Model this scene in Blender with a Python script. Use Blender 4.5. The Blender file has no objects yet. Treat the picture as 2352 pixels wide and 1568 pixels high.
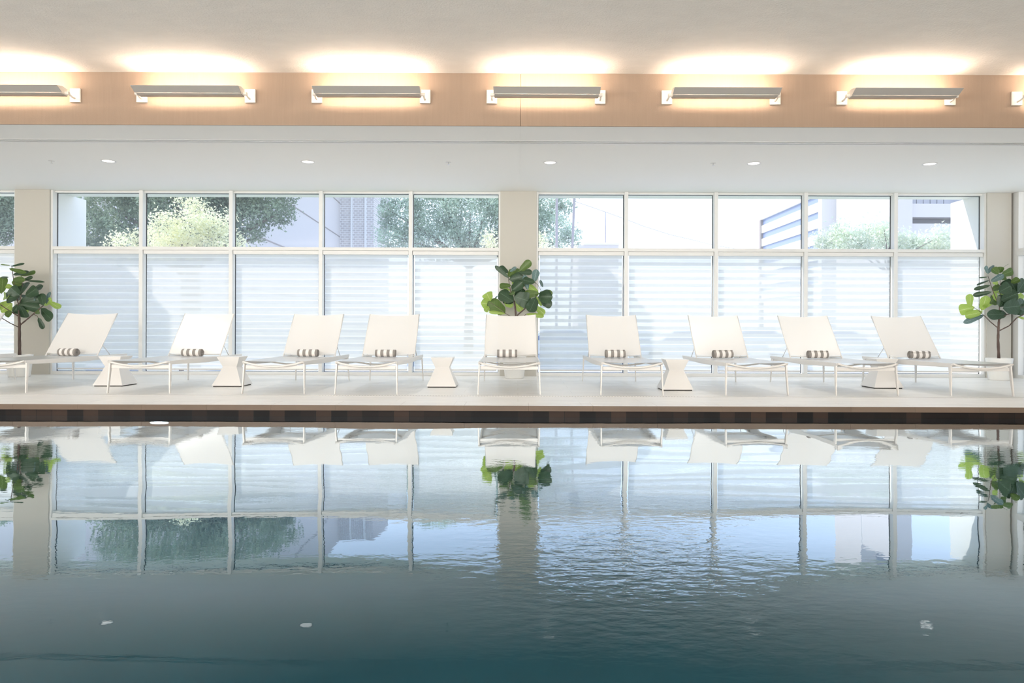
import bpy, math, random
import numpy as np
from mathutils import Vector, Matrix

S = bpy.context.scene
COL = S.collection
R = math.radians

# ------------------------------------------------------------------ camera, sky, sun, exposure
CAMZ = 0.736            # eye height above the deck
F = 1611.0              # focal length in pixels of the 2352-wide photograph
VX, VY = 1190.0, 750.0  # where the room's depth lines meet
cam_d = bpy.data.cameras.new('camera')
cam = bpy.data.objects.new('camera', cam_d)
COL.objects.link(cam)
cam_d.sensor_width = 36.0
cam_d.lens = F / 2352 * 36
cam_d.shift_x = -14 / 2352
cam_d.shift_y = -34 / 2352
cam_d.clip_start = 0.05
cam_d.clip_end = 600
ROLL = R(0.2)
cam.matrix_world = Matrix.Translation((0, 0, CAMZ)) @ Matrix.Rotation(R(90), 4, 'X') @ Matrix.Rotation(ROLL, 4, 'Z')
S.camera = cam

world = bpy.data.worlds.new('sky')
S.world = world
world.use_nodes = True
wn = world.node_tree
for n in list(wn.nodes): wn.nodes.remove(n)
w_out = wn.nodes.new('ShaderNodeOutputWorld')
w_bg = wn.nodes.new('ShaderNodeBackground')
w_tc = wn.nodes.new('ShaderNodeTexCoord')
w_sep = wn.nodes.new('ShaderNodeSeparateXYZ')
w_ramp = wn.nodes.new('ShaderNodeValToRGB')
wn.links.new(w_tc.outputs['Generated'], w_sep.inputs[0])
wn.links.new(w_sep.outputs['Z'], w_ramp.inputs[0])
wn.links.new(w_ramp.outputs[0], w_bg.inputs[0])
wn.links.new(w_bg.outputs[0], w_out.inputs[0])
e = w_ramp.color_ramp.elements
e[0].position = 0.0; e[0].color = (0.86, 0.93, 1.0, 1)
e[1].position = 0.6; e[1].color = (0.46, 0.64, 1.0, 1)
m_ = w_ramp.color_ramp.elements.new(0.12); m_.color = (0.66, 0.79, 1.0, 1)
SKY = 1.12
w_bg.inputs[1].default_value = SKY

sun_d = bpy.data.lights.new('sun', 'SUN')
sun_d.energy = 2.6
sun_d.color = (1.0, 0.96, 0.9)
sun_d.angle = R(0.6)
sun = bpy.data.objects.new('sun', sun_d)
COL.objects.link(sun)
sun.location = (-30, 40, 30)
sun.rotation_euler = Vector((0.657, -0.293, -0.695)).to_track_quat('-Z', 'Y').to_euler()

# unseen warm fill lamp, added behind the camera to brighten the ceiling
ld = bpy.data.lights.new('added_ceiling_fill', 'AREA'); ld.shape = 'RECTANGLE'; ld.size = 18; ld.size_y = 0.3
ld.energy = 265; ld.color = (1.0, 0.88, 0.76)
lo_ = bpy.data.objects.new('added_ceiling_fill', ld); COL.objects.link(lo_)
lo_.location = (-3.0, -0.6, 2.5); lo_.rotation_euler = (R(160), 0, 0)
# area lamps added in the three back openings to lift the interior
for wx0, wx1 in ((-12.5, -7.2), (-6.4, -0.9), (-0.1, 5.6)):
    ld = bpy.data.lights.new('added_hall_fill', 'AREA'); ld.shape = 'RECTANGLE'; ld.size = wx1 - wx0; ld.size_y = 2.4
    ld.energy = 130; ld.color = (1.0, 0.94, 0.86)
    lo_ = bpy.data.objects.new('added_hall_fill', ld); COL.objects.link(lo_)
    lo_.location = ((wx0 + wx1) / 2, -4.1, 1.75); lo_.rotation_euler = (R(78), 0, 0)

S.view_settings.view_transform = 'Standard'
S.view_settings.look = 'None'
S.view_settings.gamma = 1.0
S.view_settings.use_curve_mapping = False
S.view_settings.exposure = 1.0
S.cycles.max_bounces = 10
S.cycles.transparent_max_bounces = 24
S.cycles.sample_clamp_indirect = 6.0

# ------------------------------------------------------------------ helpers
def pt(px, py, Y):
    """the point at depth Y seen at pixel (px, py) of the photograph"""
    dx, dy = px - VX, py - VY
    c, s = math.cos(ROLL), math.sin(ROLL)
    ux, uy = c * dx + s * dy, -s * dx + c * dy
    return Vector((ux * Y / F, Y, CAMZ - uy * Y / F))

def nm(name):
    m = bpy.data.materials.new(name)
    m.use_nodes = True
    t = m.node_tree
    for n in list(t.nodes): t.nodes.remove(n)
    return m, t, t.nodes.new('ShaderNodeOutputMaterial')

def pmat(name, col, rough=0.5, metal=0.0, spec=0.5, noise=0.0, nscale=(1, 1, 1), bump=0.0, bscale=40, coat=0.0, emit=None, es=0):
    m, t, out = nm(name)
    b = t.nodes.new('ShaderNodeBsdfPrincipled')
    b.inputs['Base Color'].default_value = (*col, 1)
    b.inputs['Roughness'].default_value = rough
    b.inputs['Metallic'].default_value = metal
    b.inputs['Specular IOR Level'].default_value = spec
    b.inputs['Coat Weight'].default_value = coat
    if emit:
        b.inputs['Emission Color'].default_value = (*emit, 1)
        b.inputs['Emission Strength'].default_value = es
    t.links.new(b.outputs[0], out.inputs[0])
    tc = t.nodes.new('ShaderNodeTexCoord')
    if noise:
        mp = t.nodes.new('ShaderNodeMapping'); mp.inputs['Scale'].default_value = nscale
        nz = t.nodes.new('ShaderNodeTexNoise'); nz.inputs['Scale'].default_value = 1.0; nz.inputs['Detail'].default_value = 4
        t.links.new(tc.outputs['Object'], mp.inputs[0]); t.links.new(mp.outputs[0], nz.inputs[0])
        rp = t.nodes.new('ShaderNodeValToRGB')
        rp.color_ramp.elements[0].position = 0.3; rp.color_ramp.elements[1].position = 0.7
        rp.color_ramp.elements[0].color = (*[max(0, c * (1 - noise)) for c in col], 1)
        rp.color_ramp.elements[1].color = (*[min(1, c * (1 + noise)) for c in col], 1)
        t.links.new(nz.outputs[0], rp.inputs[0]); t.links.new(rp.outputs[0], b.inputs['Base Color'])
    if bump:
        nz = t.nodes.new('ShaderNodeTexNoise'); nz.inputs['Scale'].default_value = bscale; nz.inputs['Detail'].default_value = 6
        bp = t.nodes.new('ShaderNodeBump'); bp.inputs['Strength'].default_value = bump; bp.inputs['Distance'].default_value = 0.01
        t.links.new(tc.outputs['Object'], nz.inputs[0]); t.links.new(nz.outputs[0], bp.inputs['Height']); t.links.new(bp.outputs[0], b.inputs['Normal'])
    return m

def math_node(t, op, a, b=None, c=None):
    n = t.nodes.new('ShaderNodeMath'); n.operation = op
    for i, v in enumerate((a, b, c)):
        if v is None: continue
        if isinstance(v, (int, float)): n.inputs[i].default_value = v
        else: t.links.new(v, n.inputs[i])
    return n.outputs[0]

class MB:
    """collects shapes and links them as one mesh object"""
    def __init__(s): s.v = []; s.f = []; s.mi = []; s.uv = None
    def poly(s, verts, faces, mi=0):
        k = len(s.v); s.v += [tuple(p) for p in verts]
        s.f += [tuple(i + k for i in f) for f in faces]; s.mi += [mi] * len(faces)
    def box(s, x0, x1, y0, y1, z0, z1, mi=0):
        v = [(x0, y0, z0), (x1, y0, z0), (x1, y1, z0), (x0, y1, z0), (x0, y0, z1), (x1, y0, z1), (x1, y1, z1), (x0, y1, z1)]
        s.poly(v, [(0, 3, 2, 1), (4, 5, 6, 7), (0, 1, 5, 4), (1, 2, 6, 5), (2, 3, 7, 6), (3, 0, 4, 7)], mi)
    def hexa(s, a, b, mi=0):
        """two quads (4 points each) joined"""
        s.poly(list(a) + list(b), [(3, 2, 1, 0), (4, 5, 6, 7), (0, 1, 5, 4), (1, 2, 6, 5), (2, 3, 7, 6), (3, 0, 4, 7)], mi)
    def tube(s, pts, rad, n=8, mi=0, caps=True):
        pts = [Vector(p) for p in pts]
        if not isinstance(rad, (list, tuple)): rad = [rad] * len(pts)
        rings = []; prev = None
        for i, p in enumerate(pts):
            d = (pts[min(i + 1, len(pts) - 1)] - pts[max(i - 1, 0)]).normalized()
            if prev is None:
                u = d.cross(Vector((0, 0, 1)))
                if u.length < 0.1: u = d.cross(Vector((1, 0, 0)))
                u.normalize()
            else:
                u = (prev - d * prev.dot(d)).normalized()
            prev = u; w = d.cross(u)
            rings.append([p + (u * math.cos(2 * math.pi * k / n) + w * math.sin(2 * math.pi * k / n)) * rad[i] for k in range(n)])
        v = [q for r in rings for q in r]; f = []
        for i in range(len(rings) - 1):
            for k in range(n):
                f.append((i * n + k, i * n + (k + 1) % n, (i + 1) * n + (k + 1) % n, (i + 1) * n + k))
        if caps:
            f.append(tuple(range(n - 1, -1, -1))); f.append(tuple((len(rings) - 1) * n + k for k in range(n)))
        s.poly(v, f, mi)
    def lathe(s, prof, cx=0, cy=0, n=32, mi=0):
        v = []; f = []
        for r, z in prof:
            v += [(cx + r * math.cos(2 * math.pi * k / n), cy + r * math.sin(2 * math.pi * k / n), z) for k in range(n)]
        for i in range(len(prof) - 1):
            for k in range(n):
                f.append((i * n + k, i * n + (k + 1) % n, (i + 1) * n + (k + 1) % n, (i + 1) * n + k))
        s.poly(v, f, mi)
    def prism_x(s, prof, x0, x1, mi=0):
        """profile of (y, z) extruded along x"""
        n = len(prof)
        v = [(x0, y, z) for y, z in prof] + [(x1, y, z) for y, z in prof]
        f = [tuple(range(n - 1, -1, -1)), tuple(range(n, 2 * n))] + [(i, (i + 1) % n, (i + 1) % n + n, i + n) for i in range(n)]
        s.poly(v, f, mi)
    def build(s, name, mats, parent=None, smooth=False, bevel=0.0, loc=None):
        me = bpy.data.meshes.new(name); me.from_pydata(s.v, [], s.f); me.update()
        mats = mats if isinstance(mats, (list, tuple)) else [mats]
        for m in mats: me.materials.append(m)
        if len(mats) > 1: me.polygons.foreach_set('material_index', s.mi)
        if smooth: me.polygons.foreach_set('use_smooth', [True] * len(me.polygons))
        o = bpy.data.objects.new(name, me); COL.objects.link(o)
        if parent: o.parent = parent
        if loc: o.location = loc
        if bevel:
            b = o.modifiers.new('bevel', 'BEVEL'); b.width = bevel; b.segments = 2; b.limit_method = 'ANGLE'; b.angle_limit = R(40)
        return o

def tag(o, label=None, cat=None, group=None, kind=None):
    if label: o['label'] = label
    if cat: o['category'] = cat
    if group: o['group'] = group
    if kind: o['kind'] = kind
    return o

def empty(name, loc=(0, 0, 0), rz=0):
    o = bpy.data.objects.new(name, None); COL.objects.link(o)
    o.location = loc; o.rotation_euler = (0, 0, rz); o.empty_display_size = 0.1
    return o

def copy_tree(o, parent=None):
    c = o.copy(); COL.objects.link(c)
    if parent: c.parent = parent
    for ch in list(o.children): copy_tree(ch, c)
    return c

def struct(o): o['kind'] = 'structure'; return o

# ------------------------------------------------------------------ materials
M = {}
M['tan'] = pmat('tan_wall_covering', (0.34, 0.25, 0.185), 0.8, noise=0.03, nscale=(60, 60, 3), bump=0.15, bscale=220)
M['ceil'] = pmat('textured_plaster', (0.86, 0.83, 0.785), 0.9, noise=0.025, nscale=(5, 9, 5), bump=0.5, bscale=60)
M['soffit'] = pmat('smooth_white_plaster', (0.94, 0.925, 0.895), 0.75)
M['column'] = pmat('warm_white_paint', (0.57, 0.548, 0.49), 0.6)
M['frame'] = pmat('white_aluminium_frame', (0.80, 0.80, 0.78), 0.4)
M['gasket'] = pmat('dark_gasket', (0.02, 0.025, 0.03), 0.5)
M['white_coat'] = pmat('white_powder_coat', (0.74, 0.72, 0.69), 0.35)
M['stool'] = pmat('white_composite', (0.80, 0.785, 0.76), 0.3)
M['dark'] = pmat('dark_plinth', (0.05, 0.045, 0.04), 0.7)
M['pot'] = pmat('cream_ceramic', (0.87, 0.86, 0.82), 0.35)
M['soil'] = pmat('dark_potting_soil', (0.06, 0.045, 0.035), 0.95, bump=0.6, bscale=60)
M['bark'] = pmat('brown_bark', (0.13, 0.09, 0.075), 0.85, noise=0.4, nscale=(30, 30, 8), bump=0.6, bscale=70)
M['alu'] = pmat('brushed_grey_aluminium', (0.48, 0.465, 0.44), 0.6, metal=0.2, spec=0.4)
M['cream_metal'] = pmat('cream_painted_metal', (0.88, 0.83, 0.75), 0.4)
M['lamp'] = pmat('warm_lamp', (1, 0.9, 0.8), 0.5, emit=(1.0, 0.79, 0.62), es=24)
M['down'] = pmat('downlight_lens', (0.97, 0.96, 0.94), 0.5, emit=(1.0, 0.96, 0.9), es=1.0)
M['slot'] = pmat('slot_shadow', (0.008, 0.008, 0.01), 0.8, spec=0.1)
M['chrome'] = pmat('chrome', (0.7, 0.7, 0.7), 0.25, metal=1.0)
M['basin'] = pmat('blue_grey_pool_plaster', (0.07, 0.135, 0.18), 0.8, noise=0.08, nscale=(1.5, 1.5, 1.5))
M['asphalt'] = pmat('pale_asphalt', (0.45, 0.45, 0.46), 0.9, noise=0.1, nscale=(1, 1, 1))
M['grass'] = pmat('short_grass', (0.16, 0.24, 0.08), 0.95, noise=0.3, nscale=(2, 2, 2))
M['bldg_white'] = pmat('white_concrete', (0.82, 0.81, 0.79), 0.8)
M['bldg_pale'] = pmat('pale_pink_concrete', (0.66, 0.61, 0.58), 0.8)
M['bldg_grey'] = pmat('grey_panel', (0.40, 0.39, 0.42), 0.8)
M['bglass'] = pmat('blue_window_glass', (0.22, 0.27, 0.42), 0.2)
M['bframe'] = pmat('brown_reveal', (0.36, 0.31, 0.28), 0.8)
M['bark_out'] = pmat('grey_tree_bark', (0.22, 0.18, 0.15), 0.9, bump=0.5)
M['pole'] = pmat('weathered_pole', (0.42, 0.37, 0.38), 0.8)
M['sign_blue'] = pmat('blue_grey_sheet', (0.25, 0.35, 0.52), 0.6)

def mat_coping():
    m, t, out = nm('porcelain_paver')
    b = t.nodes.new('ShaderNodeBsdfPrincipled'); t.links.new(b.outputs[0], out.inputs[0])
    tc = t.nodes.new('ShaderNodeTexCoord'); mp = t.nodes.new('ShaderNodeMapping')
    mp.inputs['Scale'].default_value = (1.2, 9, 1)
    nz = t.nodes.new('ShaderNodeTexNoise'); nz.inputs['Scale'].default_value = 1.5; nz.inputs['Detail'].default_value = 5
    t.links.new(tc.outputs['Object'], mp.inputs[0]); t.links.new(mp.outputs[0], nz.inputs[0])
    rp = t.nodes.new('ShaderNodeValToRGB')
    rp.color_ramp.elements[0].position = 0.28; rp.color_ramp.elements[0].color = (0.79, 0.78, 0.75, 1)
    rp.color_ramp.elements[1].position = 0.55; rp.color_ramp.elements[1].color = (0.88, 0.87, 0.84, 1)
    t.links.new(nz.outputs[0], rp.inputs[0])
    # joints between pavers
    br = t.nodes.new('ShaderNodeTexBrick'); br.inputs['Scale'].default_value = 1.0
    br.inputs['Color1'].default_value = (1, 1, 1, 1); br.inputs['Color2'].default_value = (0.97, 0.97, 0.97, 1)
    br.inputs['Mortar'].default_value = (0.8, 0.79, 0.77, 1); br.inputs['Mortar Size'].default_value = 0.002
    br.inputs['Brick Width'].default_value = 1.2; br.inputs['Row Height'].default_value = 0.3
    t.links.new(tc.outputs['Object'], br.inputs[0])
    mx = t.nodes.new('ShaderNodeMix'); mx.data_type = 'RGBA'; mx.blend_type = 'MULTIPLY'; mx.inputs[0].default_value = 1
    t.links.new(rp.outputs[0], mx.inputs[6]); t.links.new(br.outputs[0], mx.inputs[7])
    t.links.new(mx.outputs[2], b.inputs['Base Color'])
    b.inputs['Roughness'].default_value = 0.38
    return m
M['paver'] = mat_coping()
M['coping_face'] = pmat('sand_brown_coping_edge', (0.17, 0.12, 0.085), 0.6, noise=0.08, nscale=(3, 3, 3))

def mat_tiles():
    m, t, out = nm('slate_waterline_tile')
    b = t.nodes.new('ShaderNodeBsdfPrincipled'); t.links.new(b.outputs[0], out.inputs[0])
    tc = t.nodes.new('ShaderNodeTexCoord'); sp = t.nodes.new('ShaderNodeSeparateXYZ'); t.links.new(tc.outputs['Object'], sp.inputs[0])
    u = math_node(t, 'DIVIDE', sp.outputs['X'], 0.145)
    cell = math_node(t, 'FLOOR', u)
    wnz = t.nodes.new('ShaderNodeTexWhiteNoise'); wnz.noise_dimensions = '1D'; t.links.new(cell, wnz.inputs['W'])
    rp = t.nodes.new('ShaderNodeValToRGB')
    rp.color_ramp.elements[0].color = (0.010, 0.009, 0.009, 1)
    rp.color_ramp.elements[1].color = (0.055, 0.035, 0.026, 1)
    k = rp.color_ramp.elements.new(0.6); k.color = (0.022, 0.016, 0.014, 1)
    t.links.new(wnz.outputs['Value'], rp.inputs[0])
    fr = math_node(t, 'FRACT', u)
    ed = math_node(t, 'ABSOLUTE', math_node(t, 'SUBTRACT', fr, 0.5))
    jt = math_node(t, 'GREATER_THAN', ed, 0.483)
    mx = t.nodes.new('ShaderNodeMix'); mx.data_type = 'RGBA'
    t.links.new(jt, mx.inputs[0]); t.links.new(rp.outputs[0], mx.inputs[6]); mx.inputs[7].default_value = (0.012, 0.012, 0.012, 1)
    t.links.new(mx.outputs[2], b.inputs['Base Color'])
    b.inputs['Roughness'].default_value = 0.5; b.inputs['Specular IOR Level'].default_value = 0.15
    return m
M['tiles'] = mat_tiles()

def mat_water():
    m, t, out = nm('pool_water')
    tc = t.nodes.new('ShaderNodeTexCoord')
    def nz(sc, scale, det):
        mp = t.nodes.new('ShaderNodeMapping'); mp.inputs['Scale'].default_value = sc
        n = t.nodes.new('ShaderNodeTexNoise'); n.inputs['Scale'].default_value = scale; n.inputs['Detail'].default_value = det
        t.links.new(tc.outputs['Object'], mp.inputs[0]); t.links.new(mp.outputs[0], n.inputs[0]); return n.outputs[0]
    broad = nz((0.5, 1.3, 1), 1.0, 1)
    fine = nz((1.0, 1.7, 1), 13.0, 3)
    area = nz((0.35, 0.5, 1), 1.0, 1)
    rp = t.nodes.new('ShaderNodeMapRange'); rp.inputs[1].default_value = 0.42; rp.inputs[2].default_value = 0.66
    rp.inputs[3].default_value = 0.12; rp.inputs[4].default_value = 1.0
    t.links.new(area, rp.inputs[0])
    # a disturbed patch in the middle of the pool
    sp = t.nodes.new('ShaderNodeSeparateXYZ'); t.links.new(tc.outputs['Object'], sp.inputs[0])
    gx = math_node(t, 'POWER', math_node(t, 'DIVIDE', math_node(t, 'SUBTRACT', sp.outputs['X'], 0.38), 0.42), 2)
    gy = math_node(t, 'POWER', math_node(t, 'DIVIDE', math_node(t, 'SUBTRACT', sp.outputs['Y'], 2.45), 0.50), 2)
    g = math_node(t, 'EXPONENT', math_node(t, 'MULTIPLY', math_node(t, 'ADD', gx, gy), -1.0))
    amp = math_node(t, 'ADD', rp.outputs[0], math_node(t, 'MULTIPLY', g, 9.0))
    h = math_node(t, 'ADD', math_node(t, 'MULTIPLY', broad, 0.005), math_node(t, 'MULTIPLY', math_node(t, 'MULTIPLY', fine, amp), 0.00038))
    bp = t.nodes.new('ShaderNodeBump'); bp.inputs['Strength'].default_value = 1.0; bp.inputs['Distance'].default_value = 1.0
    t.links.new(h, bp.inputs['Height'])
    fr = t.nodes.new('ShaderNodeFresnel'); fr.inputs[0].default_value = 1.34
    sh = math_node(t, 'MINIMUM', math_node(t, 'MAXIMUM', math_node(t, 'MULTIPLY', math_node(t, 'SUBTRACT', fr.outputs[0], 0.078), 3.7), 0.02), 0.95)
    gl = t.nodes.new('ShaderNodeBsdfGlossy'); gl.inputs['Roughness'].default_value = 0.0; gl.inputs['Color'].default_value = (0.88, 0.95, 1, 1)
    rf = t.nodes.new('ShaderNodeBsdfRefraction'); rf.inputs['IOR'].default_value = 1.33; rf.inputs['Roughness'].default_value = 0.02
    rf.inputs['Color'].default_value = (0.50, 0.80, 0.84, 1)
    for n in (fr, gl, rf): t.links.new(bp.outputs[0], n.inputs['Normal'])
    mx = t.nodes.new('ShaderNodeMixShader')
    t.links.new(sh, mx.inputs[0]); t.links.new(rf.outputs[0], mx.inputs[1]); t.links.new(gl.outputs[0], mx.inputs[2])
    t.links.new(mx.outputs[0], out.inputs[0])
    return m
M['water'] = mat_water()

def mat_glass():
    m, t, out = nm('window_glass')
    tr = t.nodes.new('ShaderNodeBsdfTransparent'); tr.inputs[0].default_value = (0.98, 0.97, 0.94, 1)
    gl = t.nodes.new('ShaderNodeBsdfGlossy'); gl.inputs['Roughness'].default_value = 0.01
    mx = t.nodes.new('ShaderNodeMixShader'); fr = t.nodes.new('ShaderNodeFresnel'); fr.inputs[0].default_value = 1.3
    t.links.new(fr.outputs[0], mx.inputs[0]); t.links.new(tr.outputs[0], mx.inputs[1]); t.links.new(gl.outputs[0], mx.inputs[2])
    # pale translucent share added as a hazy veil over the outside view
    veil = t.nodes.new('ShaderNodeBsdfTranslucent'); veil.inputs[0].default_value = (.9, .92, .95, 1)
    m2 = t.nodes.new('ShaderNodeMixShader'); m2.inputs[0].default_value = 0.10
    t.links.new(mx.outputs[0], m2.inputs[1]); t.links.new(veil.outputs[0], m2.inputs[2]); t.links.new(m2.outputs[0], out.inputs[0])
    return m
M['glass'] = mat_glass()

def mat_blind():
    """zebra shade: opaque bands, sheer bands and the thin gap between them"""
    m, t, out = nm('zebra_shade_cloth')
    tc = t.nodes.new('ShaderNodeTexCoord'); sp = t.nodes.new('ShaderNodeSeparateXYZ'); t.links.new(tc.outputs['Object'], sp.inputs[0])
    fr = math_node(t, 'FRACT', math_node(t, 'DIVIDE', sp.outputs['Z'], 0.107))
    sheer = math_node(t, 'LESS_THAN', fr, 0.40)
    gap = math_node(t, 'MULTIPLY', math_node(t, 'GREATER_THAN', fr, 0.40), math_node(t, 'LESS_THAN', fr, 0.52))
    tl = t.nodes.new('ShaderNodeBsdfTranslucent'); tl.inputs[0].default_value = (0.93, 0.95, 0.96, 1)
    df = t.nodes.new('ShaderNodeBsdfDiffuse'); df.inputs[0].default_value = (0.86, 0.88, 0.88, 1)
    cl = t.nodes.new('ShaderNodeMixShader'); cl.inputs[0].default_value = 0.33
    t.links.new(tl.outputs[0], cl.inputs[1]); t.links.new(df.outputs[0], cl.inputs[2])
    tr = t.nodes.new('ShaderNodeBsdfTransparent')
    fac = math_node(t, 'ADD', math_node(t, 'ADD', math_node(t, 'MULTIPLY', sheer, 0.20), math_node(t, 'MULTIPLY', gap, 0.10)), 0.03)
    mx = t.nodes.new('ShaderNodeMixShader')
    t.links.new(fac, mx.inputs[0]); t.links.new(cl.outputs[0], mx.inputs[1]); t.links.new(tr.outputs[0], mx.inputs[2])
    # lighter yarn in the gap
    cm = t.nodes.new('ShaderNodeMix'); cm.data_type = 'RGBA'
    t.links.new(gap, cm.inputs[0]); cm.inputs[6].default_value = (0.68, 0.675, 0.66, 1); cm.inputs[7].default_value = (1, .99, .97, 1)
    t.links.new(cm.outputs[2], tl.inputs[0])
    t.links.new(mx.outputs[0], out.inputs[0])
    return m
M['blind'] = mat_blind()

def mat_sling():
    m, t, out = nm('white_sling_mesh')
    df = t.nodes.new('ShaderNodeBsdfDiffuse'); df.inputs[0].default_value = (0.77, 0.755, 0.73, 1)
    tl = t.nodes.new('ShaderNodeBsdfTranslucent'); tl.inputs[0].default_value = (0.75, 0.73, 0.69, 1)
    a = t.nodes.new('ShaderNodeMixShader'); a.inputs[0].default_value = 0.05
    t.links.new(df.outputs[0], a.inputs[1]); t.links.new(tl.outputs[0], a.inputs[2])
    tr = t.nodes.new('ShaderNodeBsdfTransparent')
    gl = t.nodes.new('ShaderNodeBsdfGlossy'); gl.inputs['Roughness'].default_value = 0.3
    fr = t.nodes.new('ShaderNodeFresnel'); fr.inputs[0].default_value = 1.6
    g2 = t.nodes.new('ShaderNodeMixShader'); t.links.new(fr.outputs[0], g2.inputs[0]); t.links.new(a.outputs[0], g2.inputs[1]); t.links.new(gl.outputs[0], g2.inputs[2])
    b = t.nodes.new('ShaderNodeMixShader'); b.inputs[0].default_value = 0.06
    t.links.new(g2.outputs[0], b.inputs[1]); t.links.new(tr.outputs[0], b.inputs[2]); t.links.new(b.outputs[0], out.inputs[0])
    return m
M['sling'] = mat_sling()

def mat_towel():
    m, t, out = nm('striped_terry_cloth')
    b = t.nodes.new('ShaderNodeBsdfPrincipled'); t.links.new(b.outputs[0], out.inputs[0]); b.inputs['Roughness'].default_value = 0.95
    tc = t.nodes.new('ShaderNodeTexCoord'); sp = t.nodes.new('ShaderNodeSeparateXYZ'); t.links.new(tc.outputs['Object'], sp.inputs[0])
    fr = math_node(t, 'FRACT', math_node(t, 'ADD', math_node(t, 'DIVIDE', sp.outputs['X'], 0.077), 0.25))
    g = math_node(t, 'GREATER_THAN', fr, 0.5)
    mx = t.nodes.new('ShaderNodeMix'); mx.data_type = 'RGBA'
    t.links.new(g, mx.inputs[0]); mx.inputs[6].default_value = (0.86, 0.83, 0.80, 1); mx.inputs[7].default_value = (0.30, 0.28, 0.26, 1)
    t.links.new(mx.outputs[2], b.inputs['Base Color'])
    nz = t.nodes.new('ShaderNodeTexNoise'); nz.inputs['Scale'].default_value = 350
    bp = t.nodes.new('ShaderNodeBump'); bp.inputs['Strength'].default_value = 0.5; bp.inputs['Distance'].default_value = 0.004
    t.links.new(tc.outputs['Object'], nz.inputs[0]); t.links.new(nz.outputs[0], bp.inputs['Height']); t.links.new(bp.outputs[0], b.inputs['Normal'])
    return m
M['towel'] = mat_towel()

def mat_leaf(name, col, vein, trans=0.35, rough=0.38):
    m, t, out = nm(name)
    uv = t.nodes.new('ShaderNodeUVMap'); sp = t.nodes.new('ShaderNodeSeparateXYZ'); t.links.new(uv.outputs[0], sp.inputs[0])
    side = math_node(t, 'ABSOLUTE', math_node(t, 'SUBTRACT', sp.outputs['X'], 0.5))
    mid = math_node(t, 'LESS_THAN', side, 0.02)
    v = math_node(t, 'SUBTRACT', sp.outputs['Y'], math_node(t, 'MULTIPLY', side, 0.55))
    lat = math_node(t, 'LESS_THAN', math_node(t, 'ABSOLUTE', math_node(t, 'SUBTRACT', math_node(t, 'FRACT', math_node(t, 'MULTIPLY', v, 7)), 0.5)), 0.05)
    vn = math_node(t, 'MAXIMUM', mid, math_node(t, 'MULTIPLY', lat, 0.35))
    mx = t.nodes.new('ShaderNodeMix'); mx.data_type = 'RGBA'; t.links.new(vn, mx.inputs[0])
    mx.inputs[6].default_value = (*col, 1); mx.inputs[7].default_value = (*vein, 1)
    b = t.nodes.new('ShaderNodeBsdfPrincipled'); b.inputs['Roughness'].default_value = rough
    tl = t.nodes.new('ShaderNodeBsdfTranslucent')
    t.links.new(mx.outputs[2], b.inputs['Base Color']); t.links.new(mx.outputs[2], tl.inputs[0])
    s = t.nodes.new('ShaderNodeMixShader'); s.inputs[0].default_value = trans
    t.links.new(b.outputs[0], s.inputs[1]); t.links.new(tl.outputs[0], s.inputs[2]); t.links.new(s.outputs[0], out.inputs[0])
    return m
LEAF = [mat_leaf('dark_green_leaf', (0.035, 0.075, 0.035), (0.10, 0.16, 0.10), 0.12),
        mat_leaf('mid_green_leaf', (0.10, 0.17, 0.035), (0.22, 0.30, 0.12), 0.3),
        mat_leaf('young_backlit_leaf', (0.42, 0.58, 0.13), (0.66, 0.74, 0.36), 0.5),  # backlight put into the pale colour, shared with a few young leaves
        mat_leaf('blue_sheen_leaf', (0.13, 0.21, 0.20), (0.38, 0.46, 0.46), 0.15, 0.22)]  # bluish sheen of the leaf surface put into its base colour

def mat_foliage(name, col, trans=0.4, var=0.35):
    m, t, out = nm(name)
    tc = t.nodes.new('ShaderNodeTexCoord'); nz = t.nodes.new('ShaderNodeTexNoise'); nz.inputs['Scale'].default_value = 1.3; nz.inputs['Detail'].default_value = 3
    t.links.new(tc.outputs['Object'], nz.inputs[0])
    rp = t.nodes.new('ShaderNodeValToRGB')
    rp.color_ramp.elements[0].position = 0.35; rp.color_ramp.elements[1].position = 0.65
    rp.color_ramp.elements[0].color = (*[c * (1 - var) for c in col], 1); rp.color_ramp.elements[1].color = (*[min(1, c * (1 + var)) for c in col], 1)
    t.links.new(nz.outputs[0], rp.inputs[0])
    d = t.nodes.new('ShaderNodeBsdfDiffuse'); tl = t.nodes.new('ShaderNodeBsdfTranslucent')
    t.links.new(rp.outputs[0], d.inputs[0]); t.links.new(rp.outputs[0], tl.inputs[0])
    s = t.nodes.new('ShaderNodeMixShader'); s.inputs[0].default_value = trans
    t.links.new(d.outputs[0], s.inputs[1]); t.links.new(tl.outputs[0], s.inputs[2]); t.links.new(s.outputs[0], out.inputs[0])
    return m
M['fol_dark'] = mat_foliage('dark_oak_foliage', (0.33, 0.39, 0.28))
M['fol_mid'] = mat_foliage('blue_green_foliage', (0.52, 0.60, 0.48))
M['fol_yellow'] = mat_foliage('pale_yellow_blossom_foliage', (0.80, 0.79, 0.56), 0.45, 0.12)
M['fol_olive'] = mat_foliage('pale_olive_foliage', (0.72, 0.76, 0.62), 0.45, 0.15)

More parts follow.
